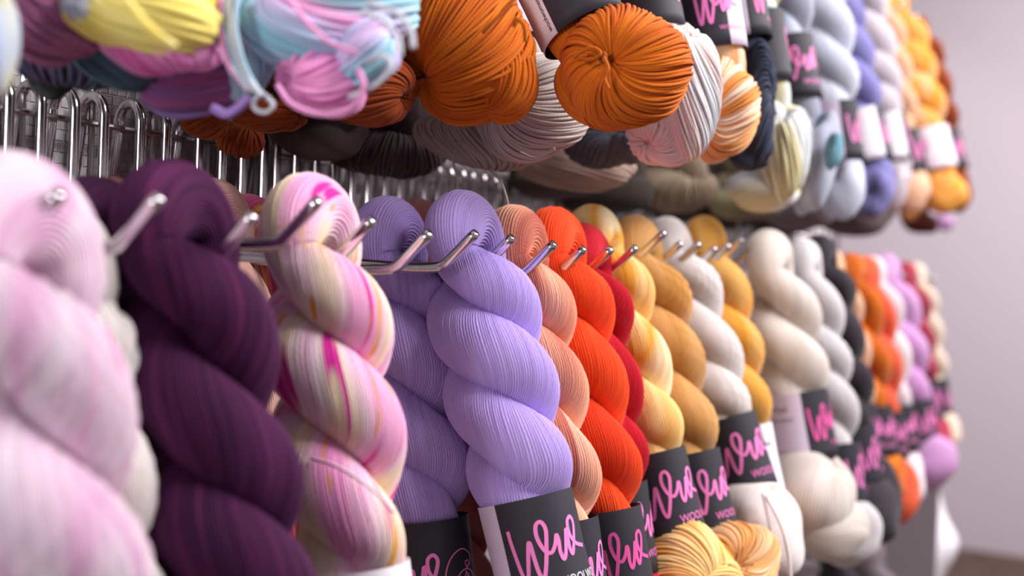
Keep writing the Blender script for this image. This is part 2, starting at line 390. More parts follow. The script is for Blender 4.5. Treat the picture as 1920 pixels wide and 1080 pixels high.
LOG = []
def skein(label, X, p1, p2, mat, anchor='top', R=.018, r=.0245, xs=.78, pitch=.13, hand=1, phase=0.0, hi=False, nthr=56, lab=None, dl=None, hl=.08, bulb=(), L=None, dX=0.0,
          group=None, hank=True, strands=(), Yb=None, lean=5.0, fat=True):
    """anchor top: p1 pixel of the top of the loop, p2 pixel further down the axis (label top). anchor bottom: p1 = lower tip, p2 = a pixel further up the axis, L overall length"""
    if anchor == 'top' and fat: R *= 1.15; r *= 1.055
    A = at_x(p1[0], p1[1], X) if X else None; B = at_x(p2[0], p2[1], X + dX) if X else None
    if anchor == 'top':
        z, x, y = skein_frame(A, B); dist = float(np.linalg.norm(A - B)) - (R * 1.28 * .95 + r * .95)
        org = A - z * (R * 1.28 * .95 + r * .95)
        if dl is None: dl = dist
    else:
        if Yb is not None:
            A = at_y(p1[0], p1[1], Yb); X = A[0]; B = A + np.array([0, math.sin(math.radians(lean)), math.cos(math.radians(lean))])
        z, x, y = skein_frame(B, A); L = L or .36
        Lz = (Z_UP - A[2]) / z[2]
        if abs(Lz - L) < .12:      # hang it from the upper hooks
            if dl is not None: dl += Lz - L
            L = Lz
        if dl is None: dl = L - hl - .085
        org = A + z * L
    root = thing('yarn_skein', label, 'yarn skein', group)
    M = Matrix(((x[0], y[0], z[0], org[0]), (x[1], y[1], z[1], org[1]), (x[2], y[2], z[2], org[2]), (0, 0, 0, 1)))
    root.matrix_world = M
    mhi, mlo = mat; mm = mhi if hi else mlo
    Lh = (dl + hl + .02) if L is None or anchor == 'top' else L - .045
    if hank: link('twisted_yarn', hank_mesh(Lh, R, r, xs, pitch, hand, phase, hi, nthr, dl if lab is not None else None, hl), mm, root)
    camL = M.inverted() @ Vector(CAM); th0 = math.atan2(camL.y, camL.x)
    ar = (R * .52 + r * .98)
    if lab is not None:
        label_parts(root, -dl, -dl - hl, ar * xs * 1.06 + .001, ar * 1.0 + .001, th0, lab)
    Rz = np.array([[math.cos(th0), -math.sin(th0), 0], [math.sin(th0), math.cos(th0), 0], [0, 0, 1]])
    Mi = np.array(M.inverted())[:3, :3]
    for i, bb in enumerate(bulb):
        # either in the hank's own view frame (toward viewer, viewer's right, up from the label's lower edge) or from where its outline stands in the photo
        em = bb.get('mat') or mat; hb = bb.get('hi', hi); sn = bb.get('strand', 0); em = em[0] if (hb and sn) else em[1]
        if 'px' in bb:
            Pw = at_x(bb['px'][0], bb['px'][1], X + bb.get('dx', 0)); k_ = depth(Pw) / F
            c = np.array((M.inverted() @ Vector(Pw))[:]); ro = math.radians(bb.get('rot', 0))
            vd = unit(CAM - Pw); rx = unit(np.cross([0, 0, 1.0], vd)); ux = np.cross(vd, rx)
            ax = np.array([rx * math.cos(ro) - ux * math.sin(ro), ux * math.cos(ro) + rx * math.sin(ro), vd]) @ Mi.T
            pr = bb['pr']; rd = np.array([pr[0] * k_, pr[1] * k_, bb.get('dep', (pr[0] + pr[1]) / 2 * k_ * .9)])
            pole = np.array(bb.get('pole', (-.5, .4, .7)), float)
        else:
            c = Rz @ np.array(bb['c'], float) + np.array([0, 0, -dl - hl]); ax = np.eye(3); pole = Rz @ np.array(bb.get('pole', (.6, -.7, .3)), float); rd = np.array(bb['r'], float)
        sd = len(LOG) * 3 + i
        if sn: me = strand_bulb(c, rd, ax, pole, bb.get('swirl', .4), sn, bb.get('rt', .0014), bb.get('dimple', .35), sd, bb.get('lump', .04))
        else:
            me = bulb_mesh((0, 0, 0), rd, pole, bb.get('swirl', .4), bb.get('n', 90), .0, bb.get('dimple', .35), False, sd, bb.get('lump', .05))
            me.transform(Matrix.Translation(Vector(c)) @ Matrix(ax.T.tolist()).to_4x4())
        link('thread_loop', me, em, root)
    for st in strands:     # pixel paths in the plane X (+ optional offset)
        pts = [np.array((M.inverted() @ Vector(at_x(q[0], q[1], X + (q[2] if len(q) > 2 else 0)))).to_tuple()) for q in st['px']]
        link(st.get('name', 'loose_strand'), tube(pts, st.get('r', .0012), 40, 8), (st.get('mat') or mat)[1], root)
    LOG.append((label[:46], round(org[1], 3), round(org[2] - 1.4, 3), 'dl', round(dl, 3), 'z', round(depth(org), 2)))
    return root

# ------------------------------------------------------------------ the setting
def box(x0, x1, y0, y1, z0, z1):
    v = [(x0, y0, z0), (x1, y0, z0), (x1, y1, z0), (x0, y1, z0), (x0, y0, z1), (x1, y0, z1), (x1, y1, z1), (x0, y1, z1)]
    return v, [(0, 3, 2, 1), (4, 5, 6, 7), (0, 1, 5, 4), (1, 2, 6, 5), (2, 3, 7, 6), (3, 0, 4, 7)]
def struct(name, parts, mat, label=None):
    o = link(name, merge_meshes(parts), mat); o['kind'] = 'structure'
    if label: o['label'] = label
    return o

def woven_wall():
    k = NT('white woven wallcovering'); tc = k.n('ShaderNodeTexCoord').outputs['Object']
    mp = k.n('ShaderNodeMapping'); k.l(tc, mp.inputs['Vector']); mp.inputs['Rotation'].default_value = (PI / 2, 0, 0)
    br = k.n('ShaderNodeTexBrick'); k.l(mp.outputs[0], br.inputs['Vector'])
    br.inputs['Scale'].default_value = 1; br.inputs['Brick Width'].default_value = .009; br.inputs['Row Height'].default_value = .0085; br.inputs['Mortar Size'].default_value = .0012
    br.inputs['Mortar Smooth'].default_value = .6
    nz = k.noise(tc, 130, 3)
    k.b.inputs['Base Color'].default_value = lin('#ebe7eb'); k.b.inputs['Roughness'].default_value = .8
    bn = k.n('ShaderNodeBump'); bn.inputs['Distance'].default_value = .0025; bn.inputs['Strength'].default_value = .8; bn.invert = True
    k.l(k.math('ADD', br.outputs['Fac'], k.math('MULTIPLY', nz, .8)), bn.inputs['Height']); k.l(bn.outputs[0], k.b.inputs['Normal'])
    return k.m
def wood_floor():
    k = NT('brown floor boards'); tc = k.n('ShaderNodeTexCoord').outputs['Object']
    mp = k.n('ShaderNodeMapping'); k.l(tc, mp.inputs['Vector']); mp.inputs['Scale'].default_value = (1, 8, 1)
    k.l(k.ramp(k.noise(mp.outputs[0], 3, 4), [(.3, lin('#4a352c')), (.7, lin('#6b4c3d'))]), k.b.inputs['Base Color']); k.b.inputs['Roughness'].default_value = .5
    return k.m
WALLM = plain('painted wall', '#cdc2ca', .85, 0, 220, .0006)
XE = 6.6
struct('wall_left', [box(-1.0, 3.0, .0, .10, 0, 3.5)], woven_wall())
struct('wall_far', [box(XE, XE + .1, -4.5, 4.5, 0, 3.5)], WALLM)
struct('floor', [box(-1.5, XE, -4.5, 4.5, -.1, 0)], wood_floor())
struct('ceiling', [box(-1.5, XE, -4.5, 4.5, 3.5, 3.6)], plain('ceiling paint', '#e8e4e6', .9))

# ------------------------------------------------------------------ wire rack and hooks
def wire_rack():
    root = thing('wire_grid_rack', 'chromed wire grid rack on the white wall behind the yarn hooks', 'wire rack')
    def cyl(p, q, r, nn=8):
        p, q = np.array(p, float), np.array(q, float); t = unit(q - p); a = np.cross(t, [0.3, .5, .8]); a = unit(a); b = np.cross(t, a)
        an = np.arange(nn) / nn * 2 * PI; ring = np.cos(an)[:, None] * a + np.sin(an)[:, None] * b
        v = np.vstack([p + r * ring, q + r * ring]); f = [(i, (i + 1) % nn, nn + (i + 1) % nn, nn + i) for i in range(nn)] + [tuple(range(nn))[::-1], tuple(range(nn, 2 * nn))]
        return v, f
    vw = [cyl((x, -.020, .35), (x, -.020, 2.59), .0024) for x in np.arange(.28, 2.9, .06)]
    hz = [cyl((.2, -.0245, z), (2.9, -.0245, z), .0024) for z in RAILS]
    link('vertical_wires', merge_meshes(vw), WIRE, root); link('horizontal_wires', merge_meshes(hz), WIRE, root)
    fr = [cyl((x, -.022, .3), (x, -.022, 2.62), .008, 12) for x in (.2, 2.9)] + [cyl((.2, -.022, z), (2.9, -.022, z), .008, 12) for z in (.3, 2.62)]
    link('frame', merge_meshes(fr), WIRE, root)
Z_LOW, Z_UP, Z_3 = 1.408, 1.925, .935
RAILS = sorted([Z_LOW + .094, Z_UP + .094, Z_3 + .094, 1.62, 1.73, 1.40, 1.28, 1.15, .75, .55, 2.397 + .094])
wire_rack()

HW = .0040
def hook(X, label, tip=None, zrow=Z_LOW, wt=.305, group=None):
    P = at_x(tip[0], tip[1], X) if tip else np.array([X, -wt, zrow + .026])
    yb, zb = P[1] + .024, P[2] - .026
    root = thing('display_hook', label, 'hook', group); root.location = (X, 0, zrow)
    def loc(p): return np.array(p, float) - np.array([X, 0, zrow])
    pr = [loc((X, -.040, zrow + .002)), loc((X, -.10, zrow + .002 + (zb - zrow) * .25)), loc((X, yb + .03, zb - .001)), loc((X, yb + .010, zb)), loc((X, yb + .002, zb + .0025)), loc((X, yb - .006, zb + .009)), loc(P)]
    dense = np.vstack([np.linspace(pr[0], pr[2], 12), smooth_path(pr[2:6], 16)[1:], np.linspace(pr[5], pr[6], 6)[1:]])
    link('prong', sweep(dense, frames(dense), np.r_[np.full(len(dense) - 1, HW), HW * .86], 16, nthr=4), CHROME, root)
    zr = Z_LOW + .094 + (zrow - Z_LOW)
    for s in (-1, 1):
        xx = X + s * .013
        arc = [loc((xx, -.0265 - .0125 * math.cos(a), zr + .004 + .016 * math.sin(a))) for a in np.linspace(0, PI, 13)]
        pts = [loc((X + s * .003, -.041, zrow)), loc((xx, -.040, zrow + .012))] + [loc((xx, -.039, z)) for z in np.linspace(zrow + .03, zr - .01, 5)] + arc + [loc((xx, -.013, zr - .01)), loc((xx, -.0055, zr - .055))]
        link('mounting_loop', tube(pts, .0042, 60, 12), CHROME, root)
    cb = [loc((X - .016, -.042, zrow + .03)), loc((X + .016, -.042, zrow + .03))]
    link('cross_bar', tube(np.linspace(cb[0], cb[1], 4), .0024, 0, 8), CHROME, root)
    return root

HOOKS = [(.334, (112, 360), 'blurred chrome hook poking up through the pale pink speckled yarn'),
         (.389, (300, 368), 'chrome hook with bent tip crossing in front of the dark purple yarn'),
         (.452, (476, 402), 'chrome hook tip poking out of the dark purple yarn'),
         (.508, (598, 374), 'dark reflecting chrome hook in front of the pink speckled hank top'),
         (.562, (699, 411), 'chrome hook tip poking out of the pink and cream speckled yarn'),
         (.623, (806, 436), 'empty chrome hook in front of the rear lavender hank'),
         (.685, (893, 436), 'empty chrome hook in front of the front lavender hank'),
         (.736, (961, 444), 'short chrome hook tip at the right edge of the front lavender hank'),
         (.805, (1040, 456), 'chrome hook tip poking out between the peach and the red orange yarn'),
         (.860, (1096, 465), 'chrome hook tip standing out against the red orange yarn'),
         (.915, (1147, 466), 'chrome hook tip in front of the crimson yarn'),
         (.970, (1193, 463), 'chrome hook reflecting red before the pale yellow yarn'),
         (1.041, (1247, 435), 'chrome hook raised higher than its neighbours before the tan yarn'),
         (1.092, (1278, 455), 'chrome hook with long bar before the tan yarn'),
         (1.139, (1312, 456), 'chrome hook with curved bend before the white yarn'),
         (1.191, (1343, 464), 'chrome hook tip poking out before the golden yarn, nearer of two'),
         (1.227, (1368, 459), 'chrome hook tip poking out before the golden yarn, farther of two'),
         (1.283, (1393, 448), 'thin chrome hook tip beside the golden yarn, against the beige yarn'),
         (1.347, (1420, 458), 'chrome hook tip poking out of the beige yarn')]
for X, t, lb in HOOKS: hook(X - (.026 if X > .8 else 0), lb, t)
for i, X in enumerate(np.arange(1.42, 2.66, .062)):
    hook(float(X), 'blurred chrome hook among the far hanks of the lower row', None, group='far hooks of the lower row')
for i, X in enumerate(np.arange(.41, 2.7, .12)):
    hook(float(X), 'chrome hook of the upper row holding the hanging yarn', None, Z_UP, .30, 'hooks of the upper row')
hook(2.6, 'chrome hook above the upper row holding the mustard hank', None, 2.397, .30)
for i, X in enumerate(np.arange(1.5, 2.5, .2)):
    hook(float(X), 'chrome hook of the dim bottom row', None, Z_3, .30, 'hooks of the bottom row')

# ------------------------------------------------------------------ yarns
Y = {}
def y(name, *a, **k): Y[name] = yarn(name + ' yarn', *a, **k)
y('palepink', ['#e0c2d6', '#e2d0dc', '#d8a6c8', '#e4d0da', '#d09fbf'], [('#d7539f', .76, .14, 30, .08), ('#e77fbb', .64, .16, 14, .25)], us=.03, vs=9)
y('cream', ['#dfd6d2', '#efe8e4'])
y('creamblue', ['#dfe3e6', '#efeee8', '#9fb1c4'])
y('plum', ['#43173f', '#4e1c48', '#391338', '#56224e'], [('#6e2a5a', .62, .3, 8, .2)], us=.28, vs=5, tv=.16, sheen=.02)
y('speckle', ['#f0b0d4', '#f3d3e0', '#f2dcc4', '#f1dabb', '#f3dfe0', '#efb6d6', '#f3d8e2'], [('#ef9fd0', .545, .05, 5, .12), ('#d92f9f', .63, .20, 20, .07), ('#eda528', .665, .40, 45, .06), ('#f0b64a', .67, .2, 18, .12), ('#8a8a78', .76, .3, 40, .05)], us=.03, vs=7)
y('lavender', ['#b8a0e3', '#bfa8e8', '#b9a1e4'], tv=.07)
y('peach', ['#c4705f', '#e9a285', '#f0b295', '#f2b99c', '#e79c80'], vs=5, us=.03)
y('rose', ['#b36a6c', '#c08080'])
y('redorange', ['#e8481c', '#f05220', '#e2401c'], tv=.06)
y('crimson', ['#b80e26', '#c5122c'], tv=.07)
y('yellowcream', ['#f2c27a', '#f7d99a', '#f0b13e', '#f9e6bd'], us=.03, vs=9)
y('tan', ['#cf9550', '#d9a466', '#c98c44'])
y('white', ['#e0d6d4', '#e8dfdc'], [('#dfae98', .72, .2, 20, .1)])
y('gold', ['#efac4a', '#f3b968', '#eb9c24', '#f0bd84'], us=.03)
y('beige', ['#dcd2c9', '#cfc4ba', '#e3dbd4'])
y('greywhite', ['#c9c3c6', '#dad5d7'])
y('charcoal', ['#2c262d', '#3a333b'])
y('peachpale', ['#e9b58e', '#f0bf9d'])
y('orange', ['#d96f0e', '#c75c0a', '#df7d18'])
y('coral', ['#f06844', '#ee5a35'])
y('pinkwhite', ['#eddbe2', '#f2e6ea'])
y('lilac', ['#c993c8', '#d3a2d2', '#bf88bf'])
y('crimson2', ['#a83048', '#b63f56'])
y('creamfar', ['#ecd6bf', '#f2e2cd'])
y('pastel', ['#d9a9d8', '#8fcfdf', '#cfc3ea', '#f3a5d6', '#9ad3e2', '#ecd9ee', '#f29ad2'], us=.018, vs=3.2, lo=.3, hi=.7)
y('pastelpink', ['#ef83ce', '#f5a8da', '#f29ad4'])
y('aqua', ['#8fc6d6', '#a9d5e2', '#c4c2e6'], us=.03, vs=4)
y('icewhite', ['#ccd6e0', '#dadae2'])
y('yellow', ['#f2e27a', '#f5e88c', '#eed766', '#f6efb0'], [('#e6a94c', .66, .08, 6, .1)], us=.03)
y('hotpink', ['#ec7cc8', '#f3a6d8', '#e66fbd'])
y('tealgrey', ['#55707c', '#4c6270', '#647f8c'], us=.05, vs=6)
y('mauve', ['#8c4c78', '#a8578c', '#7f5f9c', '#b06aa8'], us=.05, vs=2, tv=.16)
y('mauvelav', ['#a98ad0', '#9a79c2', '#b67fb4'], us=.03)
y('dustyrose', ['#9a5c7c', '#a8688a'])
y('nightblue', ['#3c3350', '#4c5368', '#4a3a5a', '#55707c'], us=.05, vs=6)
y('darkgreen', ['#24352c', '#1d2a26'])
y('rainbow', ['#a9c2ec', '#b9c4ea', '#c8a7e2', '#c9dcf2', '#ece0a0', '#a9c6ea'], us=.02, vs=12)
y('burnt', ['#c9640f', '#d06c12', '#bd5a0b'], tv=.09, sheen=.05)
y('rust', ['#96400f', '#883608'])  # rust brown hank; also burnt orange at the back, its shade put into the colour
y('greige', ['#b9aba4', '#c4b8b2', '#ada09b'], tv=.12)
y('slate', ['#6b7280', '#767c8a'])
y('blush', ['#dcbcae', '#e3c9bd', '#d8b3a4'])
y('pearl', ['#e4d9d7', '#e6cec8', '#dde3e8'], us=.06, vs=3)
y('apricot', ['#f0cfae', '#eda65c', '#f3dcc6', '#e9984a'], us=.09, vs=2)
y('tanapricot', ['#e3b078', '#d99a54', '#eec9a0', '#dfa668'], us=.08, vs=3)
y('navy', ['#2b3246', '#343c52'])
y('mist', ['#d3dbe0', '#e3e7e8', '#ddd5a8'], us=.03, vs=5)
y('bluegrey', ['#b3b9cb', '#a7a8bd', '#c6cddb'], [('#5f9db6', .64, .03, 5, .04)])
y('teal', ['#77aec2', '#8bbccb'])
y('paleblue', ['#cdd3e4', '#d9dcea', '#c2c6dc'])
y('peri', ['#7f7ab8', '#8c88c4', '#6d699f'])
y('pinkgrey', ['#cbbfc8', '#d6ccd4', '#bcb0ba'])
y('amber', ['#f0a848', '#f2ad5c', '#ee9a20', '#f4b97e'], us=.04)
y('oxblood', ['#5c1a14', '#4c1410'])
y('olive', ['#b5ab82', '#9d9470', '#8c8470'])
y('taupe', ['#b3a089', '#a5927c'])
y('dimpurple', ['#6a5a5c', '#574a4c'])  # dim tone with shade put into the colour, for hanks in dark spots
y('gapshade', ['#3d3532', '#4a403c'])  # near black brown standing in for the shade between the rows
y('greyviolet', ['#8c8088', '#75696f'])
y('salmon', ['#f0b4a4', '#f4c4b4'])
y('multi', ['#e88a3a', '#d84a9a', '#b93a78', '#e8a04a'], us=.4, vs=1)

B1 = lambda s=1.0, **k: [dict(c=(0, 0, -.030 * s), r=(.040 * s, .044 * s, .048 * s), **k)]
B2 = lambda s=1.0: [dict(c=(0, .004, -.028 * s), r=(.040 * s, .046 * s, .046 * s), pole=(.7, -.6, .5)), dict(c=(-.006, -.008, -.05 * s), r=(.036 * s, .044 * s, .036 * s), pole=(.2, -.5, -.6))]
LOWG = 'hanks in the lower row'; UPG = 'hanks in the upper row'

# ---- lower row
skein('pale pink speckled hank at the frame edge, front of the lower row', .334, (8, 285), (72, 1050), Y['palepink'], R=.022, r=.0285, pitch=.155, dl=.26, phase=.6, nthr=60, lab=dict(pale=(-180, 180)), bulb=B1())
skein('cream hank tucked behind the pale pink speckled hank', .389, (85, 368), (152, 1010), Y['cream'], dl=.23, R=.0165, r=.024, lab=dict(pale=(-180, -20)), phase=1.4, bulb=[dict(c=(0, 0, -.03), r=(.034, .036, .045))])
skein('dark purple hank of the lower row, front one with the hook tip in it', .452, (306, 303), (436, 1060), Y['plum'], R=.019, r=.0248, pitch=.146, dl=.25, phase=.5, nthr=60, hi=True, lab=dict(script=-60), bulb=B1())
skein('dark purple hank half hidden behind the front purple one', .452, (165, 332), (262, 1000), Y['plum'], R=.0165, r=.0235, dl=.24, phase=1.6, lab=dict(script=-60), bulb=B1())
skein('pink cream and magenta speckled hank with a white label', .562, (570, 327), (664, 1062), Y['speckle'], R=.0185, r=.0240, pitch=.14, phase=.5, hi=True, nthr=54, lab=dict(pale=(-180, 180), palemat=WHITEC, small=[(-30, .80, 'www.woolwomen.fi', .0045)]), bulb=B1(), strands=[dict(name='tie_strand', px=[(585, 860, -.034), (625, 872, -.039), (670, 897, -.041), (712, 930, -.039), (738, 962, -.031)], r=.0011)])
skein('lavender hank behind its twin, showing the yarn ball mark on its label', .736, (720, 370), (795, 972), Y['lavender'], R=.0182, pitch=.125, r=.024, phase=.9, hi=True, nthr=58, lab=dict(script=-88, ball=17, sy=.018), bulb=B1())
skein('front lavender hank with a pale strip and pink script on its label', .736, (852, 361), (984, 932), Y['lavender'], R=.0182, pitch=.125, r=.0245, phase=.5, hi=True, nthr=60, lab=dict(script=-34, pale=(-110, -44), up=[(-49, .18, 'ck', .006)], sw=.058, capm=WHITEC), bulb=B1())
skein('peach hank squeezed between the lavender and red orange hanks', .805, (955, 386), (1045, 975), Y['peach'], R=.0165, r=.0225, phase=.7, hi=True, nthr=54, lab=dict(script=-30), bulb=B1())
skein('red orange hank with pink script on its dark label', .860, (1028, 390), (1128, 955), Y['redorange'], R=.0165, r=.0225, phase=.5, hi=True, nthr=54, lab=dict(script=-34, sw=.054, ink=PINKD), bulb=B1())
skein('crimson hank behind the red orange hank', .915, (1085, 420), (1146, 905), Y['crimson'], R=.0160, r=.0215, phase=.8, hi=True, lab=dict(script=-10), bulb=B1())
skein('pale yellow hank with pink script label, beside the crimson hank', .970, (1100, 386), (1218, 850), Y['yellowcream'], R=.0165, r=.0225, phase=.5, nthr=56, hi=True, lab=dict(script=-35, pale=(-100, -45)), bulb=[dict(c=(.01, .004, -.034), r=(.042, .044, .05), pole=(.7, .5, -.3), strand=100), dict(c=(.012, .016, -.05), r=(.036, .036, .036), pole=(.5, -.6, .6), strand=80)])
skein('tan hank between the pale yellow and white hanks', 1.041, (1180, 404), (1285, 850), Y['tan'], R=.0165, r=.0225, phase=.6, lab=dict(script=-30), bulb=[dict(c=(.01, .012, -.036), r=(.045, .050, .05), mat=Y['tanapricot'], pole=(.8, .2, .2), lump=.09, strand=90, swirl=.9)])
skein('white hank with a large pink script label and hanging strands', 1.139, (1238, 408), (1357, 785), Y['white'], R=.0165, r=.0225, phase=.5, lab=dict(script=-42, sw=.066), bulb=[dict(c=(.01, 0, -.038), r=(.044, .046, .055), pole=(.6, -.7, .2))],
      strands=[dict(px=[(1436, 930, -.05), (1464, 985, -.06), (1478, 1040, -.06), (1484, 1100, -.06)], r=.0018), dict(px=[(1430, 925, -.05), (1446, 1000, -.06), (1454, 1060, -.06), (1456, 1100, -.06)], r=.0018)])
skein('golden yellow hank with a white label, behind the white hank', 1.227, (1312, 405), (1390, 800), Y['gold'], R=.0165, r=.0225, phase=.4, lab=dict(pale=(-20, 180), palemat=WHITEC, small=[(15, .7, 'Merino', .008), (15, .2, '100 g', .008)]), bulb=B1())
skein('natural beige hank with half pale half dark label', 1.347, (1432, 430), (1487, 736), Y['beige'], R=.020, r=.0265, pitch=.16, phase=.5, nthr=44, lab=dict(script=16, pale=(-120, 8), sw=.05, small=[(-50, .75, 'Wool', .009), (-50, .6, 'silk mohair', .006), (-60, .12, 'lace 50 g', .006)], ink=PINKD), bulb=[dict(c=(.01, .0, -.04), r=(.05, .054, .06), pole=(.2, .7, .6), lump=.06, dimple=.2), dict(c=(.01, .014, -.085), r=(.042, .046, .036), pole=(.3, -.8, .5))])
skein('light grey hank behind the beige hank', 1.47, (1500, 448), (1545, 730), Y['greywhite'], R=.016, r=.022, lab=dict(script=20), dl=.225, bulb=B1())
skein('charcoal hank beside the light grey hank', 1.58, (1530, 440), (1582, 735), Y['charcoal'], R=.0165, r=.0225, phase=.9, dl=.225, lab=dict(script=10), bulb=B1(1.1))
skein('pale peach hank between the charcoal and orange hanks', 1.72, (1548, 465), (1598, 760), Y['peachpale'], R=.0165, r=.0225, phase=.4, lab=dict(script=-10), bulb=[dict(c=(0, .012, -.055), r=(.040, .036, .07), mat=Y['charcoal'])])
skein('bright orange hank far down the lower row', 1.86, (1592, 474), (1630, 762), Y['orange'], pitch=.17, R=.0175, r=.0225, phase=.5, lab=dict(script=-30, pale=(-90, -45)), bulb=B1())
skein('coral hank wedged behind the bright orange hank', 1.95, (1622, 480), (1656, 772), Y['coral'], pitch=.17, R=.016, r=.021, lab=dict(script=-20), bulb=[dict(c=(0, .01, -.05), r=(.034, .034, .055))])
skein('pale pink white hank between the coral and lilac hanks', 2.04, (1632, 480), (1674, 760), Y['pinkwhite'], pitch=.17, R=.0175, r=.0225, phase=.6, lab=dict(script=-30), bulb=[dict(c=(0, 0, -.04), r=(.034, .036, .06))])
skein('large lilac hank near the far end of the lower row', 2.15, (1652, 474), (1704, 752), Y['lilac'], pitch=.17, R=.0205, r=.028, phase=.5, lab=dict(script=8, pale=(-60, -5)), bulb=[dict(c=(.0, .010, -.03), r=(.046, .056, .05), pole=(.5, -.8, .3))])
skein('dark crimson hank beside the lilac hank', 2.36, (1695, 490), (1728, 715), Y['crimson2'], R=.0155, r=.021, lab=dict(script=0), bulb=B1())
skein('cream hank at the far end of the lower row', 2.50, (1714, 492), (1746, 712), Y['creamfar'], R=.0155, r=.022, phase=.5, lab=dict(script=40), bulb=B1())
# ---- lower row, hanks seen only in the gaps
skein('dusty rose hank peeping out between the two purple hanks', .60, (205, 330), (240, 900), Y['rose'], L=None, dl=.2, R=.015, r=.021)
skein('salmon pink hank peeping out behind the front purple hank', .62, (392, 335), (450, 900), Y['salmon'], dl=.2, R=.016, r=.022)
skein('orange and magenta striped hank top behind the speckled hank', .70, (462, 364), (500, 900), Y['multi'], dl=.2, R=.015, r=.021)
skein('dull rose hank peeping out between the two lavender hanks', .86, (775, 372), (840, 900), Y['rose'], dl=.24, R=.015, r=.021)

# ---- upper row
skein('burnt orange hank end in sharp focus with white and dark label', .753, (1188, 243), (1092, 52), Y['burnt'], 'bottom', hi=True, nthr=46, L=.36, dl=.19, hl=.085, lab=dict(pale=(-95, -32), palemat=WHITEC, up=[(-38, .05, 'woolwomen.fi', .0058)], script=20),
      bulb=[dict(px=(1172, 128), pr=(118, 112), pole=(-.30, .17, .93), swirl=.35, strand=118, dimple=.30), dict(px=(1158, 148), pr=(112, 93), dx=.012, pole=(-.80, .58, .15), swirl=.2, strand=104, dimple=.12), dict(px=(1131, 108), pr=(9, 12), dx=-.043, hi=False)],
      strands=[dict(name='tie_strand', px=[(1076, 108, -.047), (1092, 96, -.049), (1112, 90, -.05), (1126, 100, -.05), (1110, 112, -.05), (1088, 110, -.049)], r=.0014), dict(name='tie_strand', px=[(1132, 108, -.047), (1140, 126, -.051), (1134, 146, -.051), (1141, 166, -.049)], r=.0014)])
skein('large burnt orange hank end left of the one with the white label', .70, (885, 238), (800, 20), Y['burnt'], 'bottom', hi=True, nthr=46, L=.38, dl=.20, hl=.085, lab=dict(script=90),
      bulb=[dict(px=(878, 98), pr=(122, 134), pole=(-.82, -.42, .38), swirl=.3, strand=125, dimple=.25), dict(px=(934, 140), pr=(66, 90), rot=-25, dx=.004, pole=(-.75, -.55, .35), swirl=.3, strand=90, dimple=.12)],
      strands=[dict(px=[(905, 62, -.048), (925, 40, -.047), (950, 15, -.043), (970, -10, -.04)], r=.0014), dict(px=[(962, 50, -.045), (968, 36, -.046), (982, 48, -.044), (985, 78, -.040)], r=.0014)])
skein('dark burnt orange hank end in the shade behind the large one', None, (690, 234), None, Y['rust'], 'bottom', Yb=-.235, L=.36, bulb=[dict(px=(690, 168), pr=(95, 66), pole=(.8, -.2, .3), strand=80)], lab=dict(script=0))
skein('rust hank end deep in the shade above the hooks, right one of the cluster', None, (510, 243), None, Y['rust'], 'bottom', Yb=-.16, L=.36, bulb=[dict(px=(505, 212), pr=(72, 30), pole=(.9, 0, .3), strand=60)], lab=None)
skein('small rust hank end deep in the shade above the hooks, left one of the cluster', None, (385, 257), None, Y['rust'], 'bottom', Yb=-.10, L=.36, R=.012, r=.017, bulb=[dict(px=(385, 230), pr=(41, 27), pole=(.9, .2, .3), strand=50)], lab=None)
skein('rust hank end hanging lowest of the cluster in the shade near the hooks', None, (452, 292), None, Y['rust'], 'bottom', Yb=-.08, L=.36, R=.012, r=.017, bulb=[dict(px=(450, 262), pr=(42, 31), pole=(.4, .8, .3), strand=50)], lab=None)
skein('greige hank end between the two burnt orange ends', .82, (1000, 300), (945, 60), Y['greige'], 'bottom', L=.38, hi=True, nthr=46, dl=.2, lab=dict(script=40, pale=(-20, 40)),
      bulb=[dict(px=(992, 198), pr=(112, 100), pole=(-.55, .35, .75), strand=110), dict(px=(895, 268), pr=(112, 46), rot=12, dx=.02, pole=(-.1, .95, .25), strand=90)],
      strands=[dict(px=[(975, 286, -.03), (1000, 296, -.03), (1020, 291, -.03), (1040, 278, -.03)], r=.0012), dict(px=[(862, 262, -.02), (850, 300, -.02), (858, 340, -.02), (855, 365, -.02)], r=.0010), dict(px=[(915, 318, -.02), (938, 340, -.02), (950, 372, -.02), (956, 410, -.02)], r=.0010)])
skein('dark brown hank end in deep shadow behind the rust yarn', None, (725, 332), None, Y['dimpurple'], 'bottom', Yb=-.10, L=.38, lab=None, R=.022, r=.03, bulb=[dict(px=(725, 282), pr=(110, 50), pole=(.3, .9, .3), strand=80)])  # dark colour stands in for the shadow beside the greige hank
skein('slate grey hank end below the orange end with the label', .98, (1142, 312), (1115, 120), Y['slate'], 'bottom', L=.38, lab=dict(script=0), bulb=[dict(px=(1122, 277), pr=(62, 36), pole=(.6, .6, .45), strand=70), dict(px=(1182, 272), pr=(33, 33), pole=(-.3, .8, .4), strand=50)])
skein('blush pink hank end under the slate grey end', 1.06, (1085, 356), (1060, 150), Y['blush'], 'bottom', L=.38, lab=dict(script=0), bulb=[dict(px=(1078, 312), pr=(112, 44), rot=4, pole=(-.8, .5, .3), strand=90)])
skein('pearl white hank end behind the burnt orange end', .93, (1262, 312), (1215, 60), Y['pearl'], 'bottom', L=.40, hi=True, nthr=46, dl=.20, lab=dict(script=30), bulb=[dict(px=(1272, 168), pr=(74, 140), rot=-4, pole=(.25, .95, .2), swirl=.9, strand=105), dict(px=(1246, 244), pr=(70, 66), dx=-.004, pole=(-.6, -.5, .6), strand=90)])
